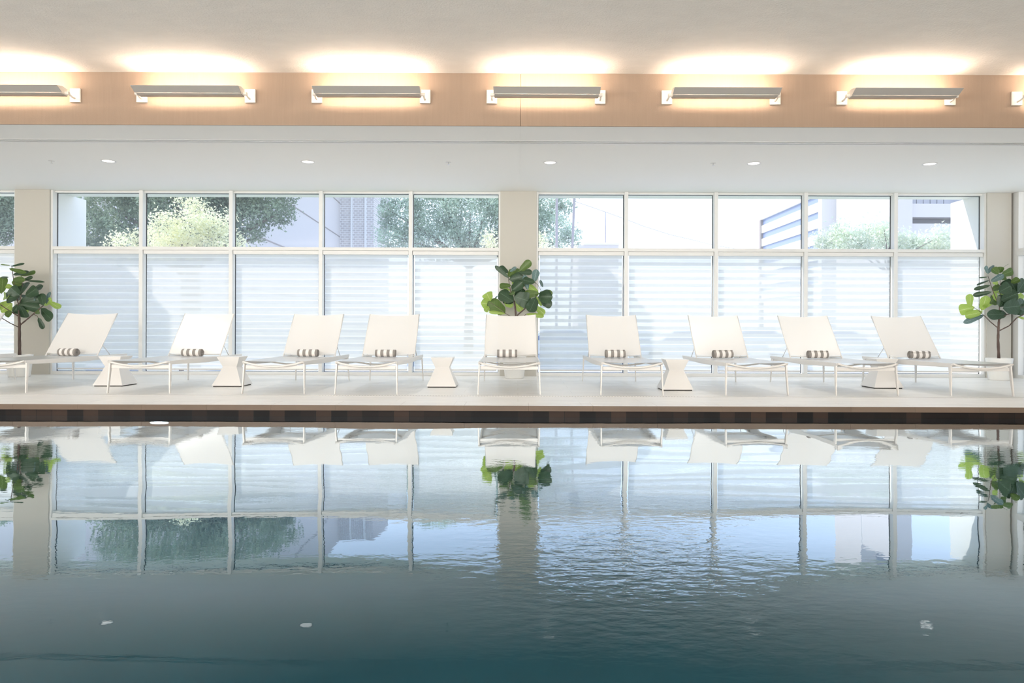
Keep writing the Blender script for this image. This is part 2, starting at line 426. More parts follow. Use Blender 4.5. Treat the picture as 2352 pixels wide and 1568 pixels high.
def mat_brick():
    m, t, out = nm('pale_brick')
    b = t.nodes.new('ShaderNodeBsdfPrincipled'); t.links.new(b.outputs[0], out.inputs[0]); b.inputs['Roughness'].default_value = 0.9
    tc = t.nodes.new('ShaderNodeTexCoord'); mp = t.nodes.new('ShaderNodeMapping'); mp.inputs['Rotation'].default_value = (R(90), 0, 0)
    br = t.nodes.new('ShaderNodeTexBrick'); br.inputs['Scale'].default_value = 1.0; br.inputs['Brick Width'].default_value = 0.34; br.inputs['Row Height'].default_value = 0.17
    br.inputs['Mortar Size'].default_value = 0.02
    br.inputs['Color1'].default_value = (0.60, 0.55, 0.52, 1); br.inputs['Color2'].default_value = (0.50, 0.46, 0.45, 1); br.inputs['Mortar'].default_value = (0.78, 0.76, 0.75, 1)
    t.links.new(tc.outputs['Object'], mp.inputs[0]); t.links.new(mp.outputs[0], br.inputs[0]); t.links.new(br.outputs[0], b.inputs['Base Color'])
    return m
M['brick'] = mat_brick()

# ------------------------------------------------------------------ the room shell
WY = 10.50                 # inner face of the window frames
GY = 10.61                 # glass
SOF = 2.76                 # underside of the low ceiling along the windows
HC = 3.29                  # high ceiling over the pool
TY = 7.09                  # face of the tan wall band
PE = 6.55                  # far edge of the pool
WATER = -0.105
XR = 7.40                  # right-hand side wall
XL = -14.3

b = MB(); b.box(XL, XR, PE + 0.32, 10.72, -0.12, 0.0)
struct(b.build('floor', M['paver']))
b = MB(); b.box(XL, XR, -4.0, 0.9, -0.12, 0.0)
struct(b.build('floor', M['paver']))
# coping slabs along the pool edge, one run with fine joints
b = MB(); x = XL
while x < XR - 0.05:
    x1 = min(x + 0.60, XR); b.box(x + 0.0007, x1 - 0.0007, PE - 0.02, PE + 0.318, -0.05, 0.0)
    x = x1
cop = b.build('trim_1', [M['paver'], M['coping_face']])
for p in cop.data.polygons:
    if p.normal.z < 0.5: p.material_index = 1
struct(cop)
b = MB(); b.box(XL, XR, PE, PE + 0.3, WATER - 0.05, -0.052); struct(b.build('trim_2', M['tiles']))
b = MB()
b.box(XL, XR, PE, PE + 0.3, -1.5, WATER - 0.052)
b.box(XL, XR, 0.6, 0.9, -1.5, -0.121)
b.box(XL, XR, 0.6, PE + 0.3, -1.7, -1.502)
b.box(XL - .3, XL, 0.6, PE + 0.3, -1.7, -0.121)
b.box(XR, XR + .3, 0.6, PE + 0.3, -1.7, -0.121)
struct(b.build('pool_basin', M['basin']))
b = MB(); b.poly([(XL, 0.9, 0), (XR, 0.9, 0), (XR, PE, 0), (XL, PE, 0)], [(0, 1, 2, 3)])
w = b.build('pool_water', M['water'], loc=(0, 0, WATER))
tag(w, 'calm teal pool water mirroring the windows, with a rippled patch', 'water', kind='stuff')

# slotted drain in the deck
b = MB(); b.box(XL, XR, 7.400, 7.424, 0.0003, 0.0022, 0)
x = -2.1
while x < 1.9:
    b.box(x, x + 0.014, 7.403, 7.421, 0.0021, 0.0026, 1); x += 0.03
b.box(XL, -2.1, 7.408, 7.413, 0.0021, 0.0026, 2); b.box(1.9, XR, 7.408, 7.413, 0.0021, 0.0026, 2)
dm = pmat('pale_drain_cover', (0.70, 0.69, 0.67), 0.5); dg = pmat('drain_joint', (0.2, 0.19, 0.18), 0.7); dk = pmat('drain_slot', (0.2, 0.19, 0.18), 0.8)
struct(b.build('trim_3', [dm, dk, dg]))

# ceilings and the tan band
SEAM = 0.018
b = MB(); b.box(XL, XR + .3, -4.0, TY + 0.05, HC, HC + 0.25); struct(b.build('ceiling', M['ceil']))
for y0, y1, z1 in ((TY, 7.640, HC - .001), (7.770, 11.05, HC + .2)):
    b = MB()
    for x0, x1 in ((XL, SEAM - .0015), (SEAM + .0015, XR + .3)): b.box(x0, x1, y0, y1, SOF, z1)
    b.box(SEAM - .0015, SEAM + .0015, y0, y1, SOF + 0.004, HC - .001)
    struct(b.build('ceiling', M['soffit']))
b = MB(); b.box(XL, XR + .3, 7.6401, 7.7699, SOF + 0.04, HC - .001)
struct(b.build('ceiling', M['soffit']))
b = MB()
for x0, x1 in ((XL, SEAM - .002), (SEAM + .002, XR + .3)): b.box(x0, x1, TY - .015, TY - .0005, SOF - .001, HC - .001)
b.box(SEAM - .002, SEAM + .002, TY - .004, TY - .0005, SOF - .001, HC - .001, 1)
struct(b.build('wall_upper', [M['tan'], M['coping_face']]))
b = MB()
for y0, y1 in ((7.641, 7.660), (7.688, 7.716), (7.744, 7.769)): b.box(XL, XR + .29, y0, y1, SOF - .002, SOF + .0295, 0)
b.box(XL, XR + .29, 7.641, 7.769, SOF + .03, SOF + .038, 1)
sd = b.build('slot_diffuser', [M['frame'], M['slot']])
tag(sd, 'long thin linear air slot with dark gaps across the low white ceiling', 'air vent')
b = MB(); b.box(XL - .2, XL, -4, 10.7, -1.7, HC + .2); struct(b.build('wall_left', M['column']))
b = MB(); b.box(XR, XR + .3, -4, 7.8, -0.12, HC + .2); struct(b.build('wall_right', M['column']))
# back wall of the hall, behind the camera: three wide openings to the daylight
b = MB()
b.box(XL, XR, -4.2, -4.0, -0.12, 0.5); b.box(XL, XR, -4.2, -4.0, 2.9, HC + .2)
for x0, x1 in ((XL, -12.5), (-7.2, -6.4), (-0.9, -0.1), (5.6, XR)): b.box(x0, x1, -4.2, -4.0, 0.5, 2.9)
struct(b.build('wall_back', M['column']))

# ------------------------------------------------------------------ windows along the far wall
MW = 0.055                # mullion width
MX = [-0.27, -1.616, -2.962, -4.308, -5.654, -7.0]
bays = [sorted(MX), [-x for x in MX], [-7.52 - 1.345 * k for k in range(5, -1, -1)]]
bays[2] = [x for x in bays[2]]
TZ0, TZ1 = 1.868, 1.915
panes = []
for bay in bays:
    for i in range(len(bay) - 1): panes.append((bay[i], bay[i + 1]))
panes.sort()
def window(x0, x1, n):
    root = empty('window_%d' % n, ((x0 + x1) / 2, WY, 0)); struct(root)
    cx = (x0 + x1) / 2; a, c = x0 - cx, x1 - cx
    f = MB(); h = MW / 2
    f.box(a, a + h, 0, .125, 0, SOF - .002); f.box(c - h, c, 0, .125, 0, SOF - .002)
    f.box(a + h, c - h, 0, .18, 0.001, .046); f.box(a + h, c - h, 0, .18, TZ0, TZ1); f.box(a + h, c - h, .05, .18, SOF - .03, SOF - .002)
    f.build('window_frame', M['frame'], root)
    g = MB(); gy = GY - WY; q = 0.008
    for z0, z1 in ((.046, TZ0), (TZ1, SOF - .03)):
        g.box(a + h, a + h + q, gy - .006, gy + .006, z0, z1); g.box(c - h - q, c - h, gy - .006, gy + .006, z0, z1)
        g.box(a + h + q, c - h - q, gy - .006, gy + .006, z0, z0 + q * .7); g.box(a + h + q, c - h - q, gy - .006, gy + .006, z1 - q * .7, z1)
    g.build('gasket', M['gasket'], root)
    for z0, z1 in ((.052, TZ0 - .006), (TZ1 + .006, SOF - .036)):
        p = MB(); p.poly([(a + h + q, gy, z0), (c - h - q, gy, z0), (c - h - q, gy, z1), (a + h + q, gy, z1)], [(0, 1, 2, 3)])
        p.build('pane', M['glass'], root)
    return root
def shade(x0, x1, label, depth=0.0):
    root = empty('roller_shade', ((x0 + x1) / 2, WY + .02, 0))
    tag(root, label, 'window shade', 'white zebra shades over the lower windows')
    w_ = (x1 - x0) / 2 - MW / 2 - .004
    k = MB(); k.box(-w_, w_, -.004, .06, 1.808, 1.866); k.build('cassette', M['frame'], root, bevel=.004)
    w2 = w_ - .022
    k = MB(); k.poly([(-w2, .055, .085), (w2, .055, .085), (w2, .055, 1.808), (-w2, .055, 1.808)], [(0, 1, 2, 3)])
    k.build('cloth', M['blind'], root)
    k = MB(); k.box(-w2, w2, .045, .065, .068, .090); k.build('bottom_rail', M['white_coat'], root, bevel=.003)
    return root
where = ['behind the far end of the row beyond the frame', 'two panes left of the left potted tree', 'beyond the frame on the left', 'just beyond the left edge', 'cut off at the left edge',
         'in the first pane right of the left column, shaded bluish', 'behind the second lounger, second pane right of the left column', 'third pane right of the left column, behind the third lounger',
         'fourth pane from the left column, behind the fourth lounger', 'left of the middle column, behind the small stool', 'right of the middle column, greyish in shadow',
         'second pane right of the middle column, behind the sixth lounger', 'third pane right of the middle column, behind the seventh lounger',
         'fourth pane right of the middle column, behind the eighth lounger', 'left of the right column, bright striped at its right side']
for i, (x0, x1) in enumerate(panes):
    window(x0, x1, i + 1)
    if x1 > -8: shade(x0, x1, 'striped roller shade ' + where[i])
# columns: inside face flush with the frames, standing proud outside
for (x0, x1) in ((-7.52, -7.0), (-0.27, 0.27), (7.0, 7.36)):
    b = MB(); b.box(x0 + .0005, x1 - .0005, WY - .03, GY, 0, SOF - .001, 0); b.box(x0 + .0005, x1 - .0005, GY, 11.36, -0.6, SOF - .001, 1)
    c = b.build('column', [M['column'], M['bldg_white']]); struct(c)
b = MB(); b.box(XL, XR + .3, 10.5, 10.9, -.75, -.125); struct(b.build('wall_base', M['column']))

# right-hand side: corner frame, side window and its shade
root = empty('window_16', (XR, 9.2, 0)); struct(root)
f = MB(); f.box(0, .18, 1.18, 1.29, 0, SOF - .002); f.box(0, .18, -1.4, -1.34, 0, SOF - .002); f.box(0, .18, -.1, -.045, .046, SOF - .002)
f.box(0, .18, -1.34, 1.18, 0.001, .046); f.box(0, .18, -1.34, 1.18, TZ0, TZ1)
f.build('window_frame', M['frame'], root)
g = MB(); g.box(.10, .112, 1.168, 1.18, .046, TZ0); g.box(.10, .112, 1.160, 1.18, TZ1, SOF - .002); g.build('gasket', M['gasket'], root)
p = MB()
for z0, z1 in ((.046, TZ0), (TZ1, SOF - .004)):
    p.poly([(.11, -1.34, z0), (.11, 1.16, z0), (.11, 1.16, z1), (.11, -1.34, z1)], [(0, 1, 2, 3)])
p.build('pane', M['glass'], root)
root = empty('roller_shade', (XR, 9.2, 0)); tag(root, 'white roller shade on the side window, past the corner', 'window shade', 'white zebra shades over the lower windows')
k = MB(); k.box(-.03, .05, -1.33, 1.17, 1.808, 1.866); k.build('cassette', M['frame'], root, bevel=.004)
k = MB(); k.poly([(.06, -1.31, .085), (.06, 1.13, .085), (.06, 1.13, 1.808), (.06, -1.31, 1.808)], [(0, 1, 2, 3)]); k.build('cloth', M['blind'], root)
k = MB(); k.box(.05, .07, -1.31, 1.13, .068, .09); k.build('bottom_rail', M['white_coat'], root)
b = MB(); b.box(XR, XR + .3, 10.49, 11.3, -.6, SOF - .001); struct(b.build('column', M['column']))

# ------------------------------------------------------------------ wall lights on the tan band
def make_light():
    root = empty('wall_light', (0, TY - .015, 0))
    tilt = [(-.255, 3.069), (-.265, 3.064), (-.185, 3.017), (-.085, 3.013), (-.083, 3.018), (-.18, 3.024)]
    up = MB(); up.prism_x([(-.262, 3.069), (-.268, 3.066), (-.187, 3.021), (-.184, 3.026)], -.523, .523); up.build('front_flap', M['alu'], root)
    lo = MB(); lo.prism_x([(-.186, 3.0195), (-.182, 3.024), (-.088, 3.019), (-.086, 3.012), (-.150, 3.009)], -.514, .514); lo.build('trough', M['alu'], root)
    for s in (-1, 1):
        e_ = MB(); x0 = s * .515; x1 = s * .519
        e_.prism_x([(-.262, 3.069), (-.186, 3.022), (-.09, 3.016), (-.088, 3.080), (-.17, 3.088)], min(x0, x1), max(x0, x1)); e_.build('end_cap', M['cream_metal'], root)
        w_ = MB(); cx = s * .546
        w_.box(cx - .053, cx + .053, -.020, 0, 2.980, 3.117); w_.build('wall_plate', M['cream_metal'], root, bevel=.004)
        a_ = MB(); a_.tube([(cx - s * .004, -.018, 3.015), (cx - s * .004, -.06, 3.018), (cx - s * .006, -.105, 3.032)], .010, 10)
        arm = a_.build('arm', M['cream_metal'], root, smooth=True)
        n_ = MB(); n_.tube([(cx - s * .031, -.12, 3.034), (cx + s * .008, -.12, 3.034)], .017, 14); n_.build('knuckle', M['cream_metal'], arm, smooth=False)
    t_ = MB(); t_.box(-.49, .49, -.165, -.125, 3.068, 3.077); t_.build('lamp_strip', M['lamp'], root)
    return root
lights_lab = ['beyond the left edge', 'cut off by the left edge, leftmost of the row', 'second in view, above the first downlight', 'third in view from the left, above the second downlight',
              'crossing the ceiling seam, above the middle column', 'first to the right of the ceiling seam light', 'last whole light on the right', 'cut off at the right edge, only one wall plate showing', 'beyond the right edge']
L0 = make_light()
for i, k in enumerate(range(-4, 4)):
    o = L0 if i == 0 else copy_tree(L0)
    o.location.x = .273 + 1.762 * k
    tag(o, 'grey trough wall light, ' + lights_lab[i], 'wall light', 'wall lights along the tan band')

# recessed downlights and sprinklers in the low ceiling
for X, lab in ((-5.06, 'leftmost, near the first column'), (-2.6, 'second from the left'), (.387, 'just right of the ceiling seam'), (2.9, 'fourth from the left'), (5.07, 'rightmost, near the right column')):
    root = empty('recessed_downlight', (X, 8.65, SOF))
    tag(root, 'small round white recessed ceiling light, ' + lab, 'ceiling light', 'recessed lights in the low ceiling')
    t_ = MB(); t_.lathe([(.068, -.0005), (.070, -.004), (.088, -.003), (.089, -.0003)], n=36); t_.build('trim_ring', M['white_coat'], root, smooth=True)
    t_ = MB(); t_.lathe([(.0001, -.001), (.0685, -.001)], n=36); t_.build('lens', M['down'], root)
    ld = bpy.data.lights.new('bulb', 'SPOT'); ld.spot_size = R(125); ld.spot_blend = .8; ld.shadow_soft_size = .015; ld.energy = 26; ld.color = (1.0, 0.95, 0.89)
    lo_ = bpy.data.objects.new('bulb', ld); COL.objects.link(lo_); lo_.parent = root; lo_.location = (0, 0, -.02)
for X, lab in ((-5.76, 'left of the leftmost downlight'), (-.865, 'left of the ceiling seam'), (2.4, 'between the two downlights right of the seam')):
    root = empty('sprinkler_head', (X, 8.65, SOF)); tag(root, 'tiny chrome sprinkler head in the low ceiling, ' + lab, 'sprinkler', 'sprinkler heads')
    t_ = MB(); t_.lathe([(.0, -.0005), (.035, -.001), (.036, -.0002)], n=24); t_.build('escutcheon', M['white_coat'], root)
    t_ = MB(); t_.tube([(0, 0, -.001), (0, 0, -.028)], .006, 8); t_.lathe([(.0, -.029), (.014, -.030), (.014, -.027), (0, -.026)], n=12); t_.build('nozzle', M['chrome'], root)

# underwater pool light
root = empty('pool_light', (-3.33, PE, -.56)); tag(root, 'round glowing underwater light on the far pool wall at the left', 'pool light')
t_ = MB(); t_.tube([(0, 0, 0), (0, -.03, 0)], .10, 32); t_.build('housing', M['chrome'], root)
t_ = MB(); t_.tube([(0, -.031, 0), (0, -.036, 0)], .085, 32); t_.build('lens', pmat('pool_lamp', (1, 1, 1), .3, emit=(.85, .85, 1.0), es=90), root)

# ------------------------------------------------------------------ loungers
def make_lounger():
    root = empty('sun_lounger')
    W = M['white_coat']
    def rx(y): return .325 + .022 * y / 1.93
    for s in (-1, 1):
        m = MB(); ys = [-.01, .06, .5, .95, 1.4, 1.84, 1.93]; dp = [.02, .040, .052, .060, .052, .042, .030]
        rings = []
        for y, d in zip(ys, dp):
            x = rx(max(0, y)) * s
            rings.append([(x - .011, y, .352), (x + .011, y, .352), (x + .009, y, .352 - d), (x - .009, y, .352 - d)])
        v = [p for r in rings for p in r]; f = [(0, 1, 2, 3), tuple(len(v) - 4 + k for k in (3, 2, 1, 0))]
        for i in range(len(rings) - 1):
            for k in range(4): f.append((i * 4 + k, (i + 1) * 4 + k, (i + 1) * 4 + (k + 1) % 4, i * 4 + (k + 1) % 4))
        m.poly(v, f); m.build('side_rail', W, root, bevel=.003)
        for yt, yb, xt, xb in ((.035, .0, rx(0), rx(0) + .012), (1.88, 1.905, rx(1.9), rx(1.9) + .014)):
            l = MB(); ht = .022; hb = .012; wt = .009; wb = .006
            a = [(s * xt - wt, yt - ht, .335), (s * xt + wt, yt - ht, .335), (s * xt + wt, yt + ht, .335), (s * xt - wt, yt + ht, .335)]
            c = [(s * xb - wb, yb - hb, 0), (s * xb + wb, yb - hb, 0), (s * xb + wb, yb + hb, 0), (s * xb - wb, yb + hb, 0)]
            l.hexa(c, a); l.build('leg', W, root, bevel=.002)
    m = MB(); m.box(-.315, .315, .028, .042, .268, .307); m.build('front_apron', W, root, bevel=.003)
    m = MB(); m.box(-.335, .335, 1.875, 1.889, .285, .32); m.build('rear_apron', W, root, bevel=.003)
    def arc(y, sag, r, z=.347):
        return [(-.325 + .65 * k / 16, y, z - sag * (1 - (2 * k / 16 - 1) ** 2)) for k in range(17)]
    m = MB(); m.tube(arc(-.016, .050, 0), .0105, 8); m.build('front_bar', W, root, smooth=True)
    for y in (.62, 1.22):
        m = MB(); m.tube(arc(y, .052, 0, .340), .0095, 8); m.build('cross_bar', W, root, smooth=True)
    # seat sling
    m = MB(); nx, ny = 14, 12; v = []
    for j in range(ny + 1):
        y = .03 + 1.21 * j / ny
        for i in range(nx + 1):
            u = -1 + 2 * i / nx; v.append((u * (rx(max(y, 0)) - .004), y, .3535 - .007 * (1 - u * u)))
    f = [(j * (nx + 1) + i, j * (nx + 1) + i + 1, (j + 1) * (nx + 1) + i + 1, (j + 1) * (nx + 1) + i) for j in range(ny) for i in range(nx)]
    m.poly(v, f); st = m.build('seat_sling', M['sling'], root, smooth=True)
    # backrest: frame, sling, strut
    B0 = Vector((0, 1.29, .345)); B1 = Vector((0, 1.745, .893)); ax = (B1 - B0); L = ax.length; ax.normalize(); nrm = Vector((0, -ax.z, ax.y))
    bf = MB()
    for s in (-1, 1):
        bf.tube([B0 + Vector((s * .326, 0, 0)), B1 + Vector((s * .326, 0, 0))], .0085, 8)
    bf.tube([B0 + ax * .035 + Vector((-.326, 0, 0)) - nrm * .004, B0 + ax * .035 + Vector((.326, 0, 0)) - nrm * .004], .006, 8)
    back = bf.build('back_frame', W, root, smooth=True)
    m = MB(); nx, ny = 14, 10; v = []
    for j in range(ny + 1):
        tt = .045 + (L - .045) * j / ny
        for i in range(nx + 1):
            u = -1 + 2 * i / nx
            dip = .016 * (1 - u * u) * (j / ny) ** 6
            p = B0 + ax * (tt - dip) + Vector((u * .324, 0, 0)) + nrm * (.007 - .014 * (1 - u * u))
            v.append(tuple(p))
    f = [(j * (nx + 1) + i, j * (nx + 1) + i + 1, (j + 1) * (nx + 1) + i + 1, (j + 1) * (nx + 1) + i) for j in range(ny) for i in range(nx)]
    m.poly(v, f); m.build('back_sling', M['sling'], root, smooth=True)
    for s in (-1, 1):
        m = MB(); p0 = B0 + ax * .20 + Vector((s * .314, 0, 0)); m.tube([p0, (s * .318, 1.60, .340)], .0045, 6); m.build('support_strut', W, root, smooth=True)
    return root
LX = [-7.17, -5.665, -4.108, -2.65, -1.645, -.095, 1.236, 2.59, 3.783, 5.03]
lab = ['cut off by the left edge', 'left of the first wide stool, beside the left potted tree', 'between the two stools at the left', 'right of the second stool, paired with the next lounger',
       'just left of the middle stool', 'in front of the middle column, hiding the middle plant pot', 'left of the fourth stool, first right of the middle column',
       'right of the fourth stool, with its towel left of centre', 'second from the right end, overlapping the last stool', 'rightmost, in front of the right potted tree']
proto = make_lounger()
for i, X in enumerate(LX):
    o = proto if i == 0 else copy_tree(proto)
    o.location = (X, 7.60, 0)
    tag(o, 'white sling sun lounger ' + lab[i], 'sun lounger', 'white loungers in a row on the deck')

# rolled towels
def make_towel():
    m = MB(); turns = 4.2; n = 130; pr = []; r0, r1 = .006, .0475
    for k in range(n + 1):
        a = turns * 2 * math.pi * k / n; r = r0 + (r1 - r0) * k / n; pr.append((a, r))
    xs = [-.126, -.122, .122, .126]; ins = [.0025, 0, 0, .0025]
    v = []
    for x, q in zip(xs, ins):
        for a, r in pr:
            v.append((x, (r + .0045 - q) * math.cos(a), (r + .0045 - q) * math.sin(a)))
        for a, r in pr:
            v.append((x, (r - .0035 + q) * math.cos(a), (r - .0035 + q) * math.sin(a)))
    N = n + 1; f = []
    for j in range(3):
        o_ = j * 2 * N; p_ = (j + 1) * 2 * N
        for k in range(n):
            f.append((o_ + k, o_ + k + 1, p_ + k + 1, p_ + k)); f.append((o_ + N + k + 1, o_ + N + k, p_ + N + k, p_ + N + k + 1))
        f.append((o_, p_, p_ + N, o_ + N)); f.append((o_ + n, o_ + N + n, p_ + N + n, p_ + n))
    for k in range(n):
        f.append((k, N + k, N + k + 1, k + 1)); e_ = 3 * 2 * N; f.append((e_ + k, e_ + k + 1, e_ + N + k + 1, e_ + N + k))
    m.poly(v, f)
    return m.build('rolled_towel', M['towel'], smooth=False)
tw = make_towel()
TX = [(158, -.18), (442.5, -.06), (708, -.03), (886, -.02), (1165, .02), (1413, .03), (1660, .12), (1878, .06), (2111, .02)]
tl = ['on the lounger beside the left potted tree', 'on the lounger between the two left stools', 'on the lounger right of the second stool', 'on the lounger left of the middle stool', 'on the middle lounger, its ends not showing',
      'on the first lounger right of the middle column', 'slightly turned, right of the fourth stool', 'on the second lounger from the right', 'on the rightmost lounger']
for i, ((px, rz), X) in enumerate(zip(TX, LX[1:])):
    o = tw if i == 0 else copy_tree(tw)
    o.location = ((px - VX) / 183.0, 8.80, .3505 + .049)
    o.rotation_euler = (R(-70 + 17 * i), 0, rz)
    tag(o, 'rolled grey and white striped towel ' + tl[i], 'towel', 'rolled striped towels on the loungers')

# ------------------------------------------------------------------ hourglass stools
def make_stool():
    root = empty('hourglass_stool')
    m = MB()
    m.box(-.165, .165, -.165, .165, 0, .012); m.build('plinth', M['dark'], root)
    m = MB(); pr = [(.178, .012), (.178, .018), (.084, .236), (.137, .360)]
    v = []
    for h, z in pr: v += [(-h, -h, z), (h, -h, z), (h, h, z), (-h, h, z)]
    f = [(0, 3, 2, 1), (12, 13, 14, 15)]
    for i in range(3):
        for k in range(4): f.append((i * 4 + k, i * 4 + (k + 1) % 4, (i + 1) * 4 + (k + 1) % 4, (i + 1) * 4 + k))
    m.poly(v, f); m.build('body', M['stool'], root, bevel=.003)
    return root
st = make_stool()
for i, (X, Y, sl) in enumerate(((-6.66, 8.62, 'cut off at the left edge'), (-4.93, 8.60, 'between the first two whole loungers, partly behind a leg'), (-3.50, 8.60, 'second whole one from the left, between two loungers'),
                               (-.92, 8.60, 'standing free just left of the middle lounger'), (1.854, 8.29, 'right of the middle column, touching two loungers in view'), (4.49, 8.66, 'partly hidden behind the second lounger from the right'))):
    o = st if i == 0 else copy_tree(st)
    o.location = (X, Y, 0)
    tag(o, 'white hourglass side stool ' + sl, 'stool', 'white hourglass stools between the loungers')

# ------------------------------------------------------------------ potted fig trees
def leaf(mb, uvs, base, tip, width, tone, rng):
    """obovate leaf from base to tip, facing the camera side with its own tilt, cupped and wavy"""
    ax = tip - base; L = ax.length
    if L < 1e-4: return
    d = ax.normalized(); view = Vector((0, -1, 0)); side = d.cross(view)
    if side.length < .1: side = Vector((1, 0, 0))
    side.normalize(); up = side.cross(d)
    if up.y > 0: up = -up
    base = base - ax * .04; L *= 1.10
    prof = [(0, .02), (.05, .06), (.13, .25), (.25, .38), (.38, .40), (.52, .45), (.68, .52), (.82, .50), (.93, .36), (.985, .16), (1, .04)]
    n = 7; ph = rng.uniform(0, 6.28); cup = rng.uniform(-.35, .35); bend = rng.uniform(-.10, .20)
    k0 = len(mb.v); vs = []
    for t_, w_ in prof:
        for i in range(n):
            u = -1 + 2 * i / (n - 1)
            wv = .03 * math.sin(t_ * 16 + ph + (2 if u > 0 else 0)) * abs(u)
            p = base + d * (L * t_) + side * (width * w_ * u) + up * (width * cup * u * u * w_ * 1.4 - L * bend * t_ * t_ + width * wv)
            vs.append(p); 
    fs = []
    for j in range(len(prof) - 1):
        for i in range(n - 1):
            fs.append((j * n + i, j * n + i + 1, (j + 1) * n + i + 1, (j + 1) * n + i))
    mb.poly(vs, fs, tone)
    for j in range(len(prof) - 1):
        for i in range(n - 1):
            for (jj, ii) in ((j, i), (j, i + 1), (j + 1, i + 1), (j + 1, i)): uvs.append((ii / (n - 1), prof[jj][0]))
def plant(base, Y, crop, leaves, branches, trunk_px, label, seed):
    x0, y0, sc = crop; rng = random.Random(seed)
    root = empty('potted_fig_tree', (base, Y, 0)); tag(root, label, 'potted tree', 'fiddle leaf figs in white pots')
    O = Vector((base, Y, 0))
    m = MB(); m.lathe([(0.0, .004), (.128, .0), (.136, .012), (.168, .300), (.170, .312), (.158, .314), (.152, .300), (.150, .27)], n=40); m.build('pot', M['pot'], root, smooth=True)
    m = MB(); m.lathe([(0, .285), (.154, .280)], n=32); m.build('soil', M['soil'], root)
    def P(x, y, dy=0): return pt(x0 + x / sc, y0 + y / sc, Y + dy) - O
    m = MB()
    for bi, (pl, r) in enumerate(branches):
        pts = [P(x, y, rng.uniform(-.03, .03) if (bi and k) else 0) for k, (x, y) in enumerate(pl)]
        if bi == 0: pts = [Vector((pts[0].x, 0, .27))] + pts
        n_ = len(pts); fine = []; rr = []
        for k in range(n_ - 1):
            for q in range(5):
                t_ = q / 5; fine.append(pts[k].lerp(pts[k + 1], t_)); g = (k + t_) / (n_ - 1)
                rr.append((r[0] + (r[1] - r[0]) * g) * (1 + .10 * math.sin(17 * g * n_)))
        fine.append(pts[-1]); rr.append(r[1]); m.tube(fine, rr, 8)
    m.build('trunk', M['bark'], root, smooth=True)
    m = MB(); uvs = []
    for (bx, by, tx, ty, w_, tone) in leaves:
        dy = rng.uniform(-.10, .08) if tone != 2 else rng.uniform(0, .12)
        mid = rng.uniform(-.07, .07)
        wm = w_ / sc * (Y / F)
        leaf(m, uvs, P(bx, by, dy + mid), P(tx, ty, dy - mid), wm * 1.2, tone, rng)
    # leaves on the far side of the crown
    xs = [l[0] for l in leaves]; ys = [l[1] for l in leaves]
    for _ in range(9):
        l = rng.choice(leaves); a = rng.uniform(-.3, .3)
        dx, dy_ = (l[2] - l[0]), (l[3] - l[1])
        if x0 + l[2] / sc > 2335: continue
        if l[1] > sum(ys) / len(ys) + 15 * sc: continue
        leaf(m, uvs, P(l[0], l[1], .12), P(l[0] + dx * .6 + a * 10, l[1] + dy_ * .6, .25), l[4] / sc * Y / F, rng.choice((0, 1)), rng)
    o = m.build('foliage', LEAF, root, smooth=True)
    sb = o.modifiers.new('smooth', 'SUBSURF'); sb.levels = 1; sb.render_levels = 1
    uvl = o.data.uv_layers.new(name='UVMap')
    uvl.data.foreach_set('uv', [c for q in uvs for c in q])
    return root
D, Md, Lt, Bl = 0, 1, 2, 3
LP = [(130,110,10,95,15,Md),(150,120,305,85,26,D),(120,150,285,195,45,Md),(170,230,350,190,44,D),(270,240,455,190,46,Md),(300,300,410,255,40,D),(110,260,0,262,22,D),(350,305,535,318,24,D),
      (170,300,300,290,70,Md),(20,470,40,265,120,Md),(180,400,90,380,55,Lt),(260,480,300,325,160,D),(250,490,140,400,130,D),(430,430,555,375,60,D),(330,500,460,410,120,D),(250,500,95,530,120,D),
      (260,490,430,550,48,Bl),(250,600,495,530,130,D),(250,615,500,660,100,D),(240,610,170,710,100,D),(250,620,330,760,120,D),(150,600,0,690,160,Lt),(120,500,0,500,90,Lt),(150,700,70,750,70,Md),
      (560,620,520,480,90,D),(600,600,640,460,50,Bl),(560,620,650,545,66,Lt),(640,580,770,665,75,Lt),(525,665,635,790,110,D),(490,780,540,920,62,D),(450,720,505,700,50,Md),(310,650,370,700,70,Lt),
      (0,600,-130,560,110,Md),(-20,650,-140,700,110,Lt),(-30,480,-150,430,100,Md),(-10,380,-110,330,90,D),(280,350,170,330,70,Md)]
LB = [([(253,1265),(250,1050),(250,860),(243,740)],(.0225,.016)),([(243,740),(235,600),(185,380),(150,110)],(.010,.004)),([(250,600),(290,400),(280,240)],(.007,.003)),
      ([(268,868),(350,800),(430,732),(560,620)],(.011,.006)),([(235,760),(120,690),(0,612)],(.010,.006)),([(230,898),(130,850),(30,790),(-60,720)],(.007,.005)),([(430,735),(480,760),(490,782)],(.004,.003))]
